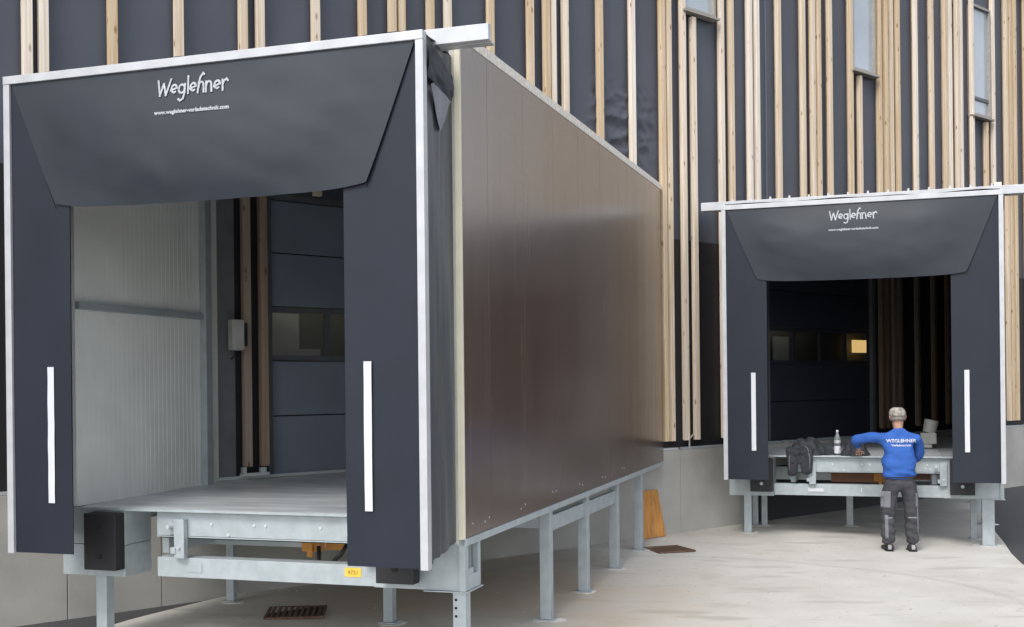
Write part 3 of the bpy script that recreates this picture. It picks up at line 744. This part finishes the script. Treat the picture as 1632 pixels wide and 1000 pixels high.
# ------------------------------------------------------------------ worker
def skin_chain(name, verts, edges, m, parent, sub=2, disp=None, root=0):
    me = bpy.data.meshes.new(name); me.from_pydata([v[:3] for v in verts], edges, [])
    o = bpy.data.objects.new(name, me); C.objects.link(o); o.parent = parent; me.materials.append(M[m])
    md = o.modifiers.new('s', 'SKIN'); md.use_smooth_shade = True; md.branch_smoothing = .5
    sv = me.skin_vertices[0].data if me.skin_vertices else None
    if sv is None:
        me.attributes; bpy.context.view_layer.update()
    for i, v in enumerate(verts):
        r = v[3]; me.skin_vertices[0].data[i].radius = (r, v[4] if len(v) > 4 else r)
        me.skin_vertices[0].data[i].use_root = (i == root)
    s2 = o.modifiers.new('sub', 'SUBSURF'); s2.levels = sub; s2.render_levels = sub
    bpy.context.view_layer.update()
    dg = bpy.context.evaluated_depsgraph_get()
    nm = bpy.data.meshes.new_from_object(o.evaluated_get(dg))
    o.modifiers.clear(); old = o.data; o.data = nm; bpy.data.meshes.remove(old); nm.name = name
    if not nm.materials: nm.materials.append(M[m])
    for p_ in nm.polygons: p_.use_smooth = True
    if disp:
        for v in nm.vertices:
            d = disp(v.co); v.co += v.normal*d
    return o

WX, WY = 4.884, 14.72                                  # where the worker stands
wz = gz(WX, WY)
wk = empty('person', (WX, WY, wz), -.12, 'worker seen from behind in blue shirt, grey trousers and cap at the far dock', 'person')
def nz_(amp, sc, seed): return lambda c: amp*noise.fractal(Vector((c.x*sc+seed, c.y*sc, c.z*sc*1.3)), 1, 2, 3)
def mirror(v): return (-v[0],)+tuple(v[1:])
wk.scale = (1.07, 1.06, 1)
# continuous body: pelvis, spine, neck, head, arms, legs.  x right, y forward (away from the camera), z up
V = [(0, 0, .96, .10, .07), (0, .01, 1.14, .10, .065), (0, .03, 1.30, .11, .065), (0, .05, 1.45, .06, .05), (0, .055, 1.565, .058, .06), (0, .07, 1.63, .076, .086), (0, .08, 1.71, .082, .098), (0, .08, 1.765, .05, .065)]
E = [(i, i+1) for i in range(7)]
def limb(start, pts):
    i = start
    for p_ in pts: V.append(p_); E.append((i, len(V)-1)); i = len(V)-1
    return i
# left arm (screen left): upper arm out and slightly forward, forearm forward and down onto the deck
la = limb(3, [(-.18, .06, 1.43, .036), (-.34, .14, 1.425, .034), (-.47, .22, 1.385, .038), (-.44, .36, 1.355, .034), (-.38, .50, 1.26, .026), (-.36, .55, 1.22, .030, .018)])
ra = limb(3, [(.18, .06, 1.42, .036), (.245, .10, 1.30, .034), (.25, .17, 1.17, .038), (.18, .32, 1.15, .033), (.10, .46, 1.15, .026), (.07, .52, 1.15, .030, .018)])
ll = limb(0, [(-.10, 0, .86, .06), (-.125, .0, .68, .055), (-.135, .02, .49, .052), (-.14, -.01, .28, .050), (-.145, -.03, .10, .036), (-.15, .05, .045, .036, .03), (-.155, .14, .035, .034, .025)])
rl_ = limb(0, [(.10, 0, .86, .06), (.125, .0, .68, .055), (.13, .02, .49, .052), (.125, -.01, .28, .050), (.125, -.03, .10, .036), (.13, .05, .045, .036, .03), (.135, .14, .035, .034, .025)])
body = skin_chain('body', V, E, 'skin', wk, 2)
# fingers: five separate short chains on each palm
for hx, hy, hz, dx, sgn in ((-.36, .55, 1.22, .06, 1), (.07, .52, 1.15, -.05, -1)):
    for k in range(5):
        if k < 4:
            fx = hx+sgn*(-.030+.020*k); L = (.062, .075, .08, .068)[k]
            pts = [(fx, hy+.01, hz, .008), (fx+.003, hy+.035+L*.5, hz-.004, .0078), (fx+.004, hy+.03+L*.8, hz-.030, .007), (fx+.004, hy+.02+L*.8, hz-.055, .006)]
        else:
            pts = [(hx+sgn*.032, hy-.01, hz, .009), (hx+sgn*.055, hy+.02, hz-.012, .0085), (hx+sgn*.052, hy+.05, hz-.030, .007)]
        skin_chain('finger', pts, [(i, i+1) for i in range(len(pts)-1)], 'skin', wk, 1)
# face and ears
hd = Vector((0, .085, 1.69))
fm = MB(); fm.tube([hd+Vector((0, .085, .01)), hd+Vector((0, .108, -.025)), hd+Vector((0, .09, -.035))], [.008, .014, .010], 8); fm.build('nose', 'skin', wk, smooth=True)
fm = MB(); fm.box(-.025, .025, .160, .166, 1.625, 1.633); fm.build('mouth', 'brownred', wk, bevel=.002)
for sx in (-1, 1):
    fm = MB(); fm.lathe([(.002, -.010), (.010, -.004), (.011, .003), (.002, .010)], (sx*.028, .160, 1.70), 10); fm.build('eye', 'white', wk, smooth=True)
    fm = MB(); fm.tube([(sx*.072, .07, 1.715), (sx*.088, .058, 1.708), (sx*.088, .058, 1.68), (sx*.076, .07, 1.662)], [.008, .013, .012, .007], 8); fm.build('ear', 'skin', wk, smooth=True)
# hair below the cap at the nape
fm = MB()
fm.grid(lambda a, b: ((.088+.004*b)*cos(pi*(1.0+a))*1.0, .078+(.108)*sin(pi*(1.0+a)), 1.655+.065*b-.012*(1-b)*abs(2*a-1)), 18, 4)
o = fm.build('hair', 'hair', wk, smooth=True); md = o.modifiers.new('t', 'SOLIDIFY'); md.thickness = .006; md.offset = 0
# cap
prof = []
fm = MB(); n = 24; rings = []
for j in range(8):
    t = j/7; rr = cos(t*pi/2)**.55; zz = 1.715+.098*sin(t*pi/2)
    rings.append([fm.bm.verts.new(((.098*rr*cos(2*pi*k/n)), .078+.118*rr*sin(2*pi*k/n), zz+(.012*sin(2*pi*k/n))*(1-t))) for k in range(n)] if rr > .01 else [fm.bm.verts.new((0, .078, zz))])
for a, b in zip(rings, rings[1:]):
    for k in range(n):
        if len(b) == 1: fm.bm.faces.new([a[k], a[(k+1) % n], b[0]])
        else: fm.bm.faces.new([a[k], a[(k+1) % n], b[(k+1) % n], b[k]])
cap = fm.build('cap', 'cap', wk, smooth=True); md = cap.modifiers.new('t', 'SOLIDIFY'); md.thickness = .004
fm = MB(); fm.grid(lambda a, b: (.075*(2*a-1)*(1-.15*b), .165+.085*b*(1-(2*a-1)**2*.6), 1.728-.012*b-.02*(2*a-1)**2), 10, 5)
o = fm.build('brim', 'cap', cap, smooth=True); md = o.modifiers.new('t', 'SOLIDIFY'); md.thickness = .004
MB().box(-.022, .022, -.031, -.027, 1.722, 1.730).build('strap', 'black', cap)
# shirt
SV = [(0, .0, .88, .215, .150), (0, .005, 1.03, .205, .142), (0, .015, 1.18, .212, .142), (0, .03, 1.33, .225, .142), (0, .045, 1.44, .19, .125), (0, .05, 1.515, .105, .085), (0, .055, 1.56, .066, .062)]
SE = [(i, i+1) for i in range(6)]
def sl_(start, pts):
    i = start
    for p_ in pts: SV.append(p_); SE.append((i, len(SV)-1)); i = len(SV)-1
sl_(4, [(-.19, .05, 1.425, .092), (-.33, .14, 1.425, .070), (-.465, .225, 1.395, .064), (-.44, .36, 1.36, .052), (-.395, .46, 1.285, .044)])
sl_(4, [(.195, .05, 1.415, .092), (.25, .10, 1.30, .070), (.262, .165, 1.165, .064), (.185, .31, 1.15, .048), (.13, .42, 1.15, .042)])
def shirt_fold(c):
    f = .017*noise.fractal(Vector((c.x*5, c.y*5, c.z*11)), 1, 2, 3)
    if c.z < 1.15 and abs(c.x) < .25: f += .012*sin(c.z*70+c.x*18+3*noise.noise(c*6))*max(0, (1.15-c.z)/.25)
    return f
shirt = skin_chain('shirt', SV, SE, 'blue', wk, 3, shirt_fold, root=0)
# shirt print laid on the back surface
bpy.context.view_layer.update()
from mathutils.bvhtree import BVHTree
bv = BVHTree.FromPolygons([v.co.copy() for v in shirt.data.vertices], [list(p_.vertices) for p_ in shirt.data.polygons])
def onback(x, z):
    hit = bv.ray_cast(Vector((x, -1, z)), Vector((0, 1, 0)))
    return (x, (hit[0].y if hit[0] else -.1)-.004, z)
t = MB(); font_mesh(t, 'WEGLEHNER', lambda x, y, h: onback(x+.015, 1.375+y), .058, .0014); t.build('back_print', 'white', shirt)
t = MB(); font_mesh(t, 'Verladetechnik', lambda x, y, h: onback(x+.015, 1.325+y), .038, .0008); t.build('back_print', 'white', shirt)
# trousers
TV = [(0, 0, .985, .175, .12), (0, -.005, .90, .195, .145)]
TE = [(0, 1)]
def tl(sx):
    i = 1
    for p_ in [(sx*.108, -.005, .80, .115), (sx*.128, .005, .66, .102), (sx*.136, .015, .50, .088), (sx*.138, -.005, .32, .086), (sx*.140, -.025, .17, .082), (sx*.141, -.022, .085, .080)]:
        TV.append(p_); TE.append((i, len(TV)-1)); i = len(TV)-1
tl(-1); tl(1)
def tfold(c): return .012*noise.fractal(Vector((c.x*7, c.y*7, c.z*10)), 1, 2, 3)+(.006*sin(c.z*60+c.x*20) if c.z < .5 else 0)
tr = skin_chain('trousers', TV, TE, 'trouser', wk, 3, tfold, root=0)
bt_ = BVHTree.FromPolygons([v.co.copy() for v in tr.data.vertices], [list(p_.vertices) for p_ in tr.data.polygons])
def patch(name, m, x0, x1, z0, z1, n=8):
    def fn(a, b):
        x, z = x0+(x1-x0)*a, z0+(z1-z0)*b
        h = bt_.ray_cast(Vector((x, -1, z)), Vector((0, 1, 0))); return (x, (h[0].y if h[0] else -.05)-.006, z)
    o = MB().grid(fn, n, n).build(name, m, tr, smooth=True); md = o.modifiers.new('t', 'SOLIDIFY'); md.thickness = .005; md.offset = 0
patch('thigh_pocket', 'trouserlight', -.225, -.12, .55, .76)
patch('pocket', 'trouserlight', .165, .20, .56, .74)
patch('shin_stripe', 'trouserlight', -.185, -.15, .16, .46)
patch('shin_stripe', 'trouserlight', -.175, -.085, .415, .432)
patch('shin_stripe', 'trouserlight', .08, .19, .42, .437)
patch('shin_stripe', 'trouserlight', .185, .197, .20, .60)
MB().box(-.148, .148, -.128, -.122, .930, .945).build('belt', 'black', tr)
# shoes
for sx in (-1, 1):
    sx0 = sx*.135; tw = .12*sx
    pr = [(-.085, .050, .042), (-.06, .052, .048), (0, .05, .050), (.08, .040, .050), (.15, .030, .045), (.185, .022, .03)]
    fm = MB(); rings = []
    for y, zc_, wd_ in pr:
        ring = []
        for k in range(12):
            a = 2*pi*k/12; ring.append(fm.bm.verts.new((sx0+wd_*cos(a)+tw*y*.8, y, max(.004, zc_+(zc_ if sin(a) < 0 else (.055 if y < .05 else .03))*sin(a)))))
        rings.append(ring)
    for a, b in zip(rings, rings[1:]):
        for k in range(12): fm.bm.faces.new([a[k], a[(k+1) % 12], b[(k+1) % 12], b[k]])
    fm.bm.faces.new(rings[0][::-1]); fm.bm.faces.new(rings[-1])
    s_ = fm.build('shoe', 'shoe', wk, smooth=True)
    MB().box(sx0-.020, sx0+.020, -.093, -.080, .030, .085).build('heel_patch', 'shoegrey', s_, bevel=.004)
    MB().box(sx0-.046, sx0+.046, -.082, .13, 0, .018).build('sole', 'black', s_, bevel=.008)

# ------------------------------------------------------------------ things on the far platform
def on_far(u, w, z): 
    p_ = dpt(D2, u, w); return Vector((p_.x, p_.y, z+D2['z']))
DR = -D2['yaw']
# dark jacket draped over the platform edge
jk = empty('jacket', on_far(2.42, .60, 1.10), DR, 'dark jacket draped over the front edge of the far platform, sleeves hanging down', 'jacket')
def jf(c): return .022*noise.fractal(Vector((c.x*11, c.y*11, c.z*8)), 1, 2, 4)
def heap(name, parent, rx, ry, h, seed, c=(0, 0, 0), tilt=0):
    mb = MB(); n, k = 48, 16; rings = []
    for j in range(k+1):
        t = j/k; ring = []
        for i in range(n):
            a = 2*pi*i/n; R = 1+.22*noise.noise(Vector((cos(a)*1.6, sin(a)*1.6, seed)))+.10*noise.noise(Vector((cos(a)*5, sin(a)*5, seed)))
            x, y = rx*R*t*cos(a), ry*R*t*sin(a)
            rdg = 1-abs(noise.noise(Vector((x*8+seed, y*10+x*3, seed))))*1.9
            z = h*max(0, 1-t**2.6)*(.45+.6*max(0, rdg))+tilt*x+.006
            ring.append(mb.bm.verts.new((c[0]+x, c[1]+y, max(.004, c[2]+z))))
        rings.append(ring)
    for a, b in zip(rings, rings[1:]):
        for i in range(n): mb.bm.faces.new([a[i], a[(i+1) % n], b[(i+1) % n], b[i]])
    bmesh.ops.remove_doubles(mb.bm, verts=mb.bm.verts, dist=1e-5)
    return mb.build(name, 'jacket', parent, smooth=True)
heap('cloth', jk, .30, .19, .23, 3.1, (-.02, .20, 0))
heap('cloth', jk, .22, .12, .10, 6.1, (.19, .26, 0))
heap('collar', jk, .17, .11, .15, 8.4, (-.12, .13, .0))
def sleeve(x0, L, seed, w=.075):
    mb = MB(); rows = []
    path = [(.16, .10), (.08, .10), (.01, .085), (-.04, .03), (-.055, -.06), (-.058, -.06-L*.5), (-.052, -.06-L)]
    n = 20
    for i, (y, z) in enumerate(path):
        t = i/(len(path)-1); ring = []
        for k in range(n):
            a = 2*pi*k/n; ww = w*(1.15-.3*t)*(1+.55*noise.noise(Vector((a, t*4, seed)))); th = .020*(1+.7*noise.noise(Vector((a*2, t*5, seed+3))))
            dx = ww*cos(a); dn = th*sin(a)
            ring.append(mb.bm.verts.new((x0+dx+.03*t*noise.noise(Vector((t*3, seed, 0))), y-dn*(1 if i > 2 else .2), z+dn*(0 if i > 3 else 1))))
        rows.append(ring)
    for a, b in zip(rows, rows[1:]):
        for k in range(n): mb.bm.faces.new([a[k], a[(k+1) % n], b[(k+1) % n], b[k]])
    mb.bm.faces.new(rows[0][::-1]); mb.bm.faces.new(rows[-1])
    o = mb.build('sleeve', 'jacket', jk, smooth=True); md = o.modifiers.new('s', 'SUBSURF'); md.levels = md.render_levels = 1
def drp(a, b):
    x = lerp(-.26, .06, a); L = .16+.07*noise.noise(Vector((a*4, 0, 2)))
    y, z = (lerp(.12, -.02, b/.4), .09-.03*(b/.4)) if b < .4 else (-.045, .05-L*(b-.4)/.6)
    nn = noise.fractal(Vector((a*5, b*2.5, 9)), .9, 2, 3)
    return (x+.02*nn, y-.022*nn-.01, z+.012*nn)
o = MB().grid(drp, 26, 20).build('jacket_front', 'jacket', jk, smooth=True); md = o.modifiers.new('t', 'SOLIDIFY'); md.thickness = .012
sleeve(-.20, .23, 1.0); sleeve(-.01, .20, 5.0, .08)
JP = [(-.06, .10, .135), (.0, .0, .10), (.035, -.085, -.02), (.03, -.09, -.18)]
MB().tube(JP, .007, 6).build('seam_piping', 'piping', jk, smooth=True)
MB().tube([(-.20, .05, .10), (-.235, -.075, -.02), (-.235, -.09, -.2)], .006, 6).build('seam_piping', 'piping', jk, smooth=True)
# second dark garment in the worker's hand
j2 = empty('jacket', on_far(1.80, .64, 1.10), DR, 'dark garment held at the platform edge by the worker left hand', 'jacket')
heap('cloth', j2, .17, .11, .27, 5.7, (.03, .05, 0))
heap('cloth_fold', j2, .12, .07, .14, 2.2, (-.08, .03, 0))
# bottle
bt0 = empty('water_bottle', on_far(2.04, .80, 1.102), DR, 'clear plastic water bottle with white label standing on the far platform', 'bottle')
MB().lathe([(.036, 0), (.043, .008), (.043, .09), (.040, .10), (.043, .11), (.043, .20), (.038, .235), (.018, .285), (.014, .30), (.014, .312)], n=20).build('bottle_body', 'water', bt0, smooth=True)
MB().lathe([(.0442, .02), (.0446, .022), (.0446, .118), (.0442, .12)], n=20).build('label', 'white', bt0, smooth=True)
MB().lathe([(.0442, .155), (.0446, .157), (.0446, .195), (.0442, .197)], n=20).build('label', 'galvdark', bt0, smooth=True)
MB().lathe([(.017, .305), (.0175, .33), (.015, .333)], n=16).build('bottle_cap', 'white', bt0)
# grey equipment deep inside the far dock
eq = empty('equipment_unit', on_far(.93, 2.4, 1.12), DR, 'pale grey stepped equipment unit standing on the deck inside the far dock', 'equipment')
MB().box(-.22, .14, -.1, .1, 0, .05).build('base_plate', 'boxgrey', eq, bevel=.01)
MB().box(-.02, .20, -.09, .09, .055, .22).build('motor_housing', 'boxgrey', eq, bevel=.02)
MB().tube([(.10, 0, .22), (.14, 0, .40)], [.09, .10], 16).build('tank', 'boxgrey', eq)
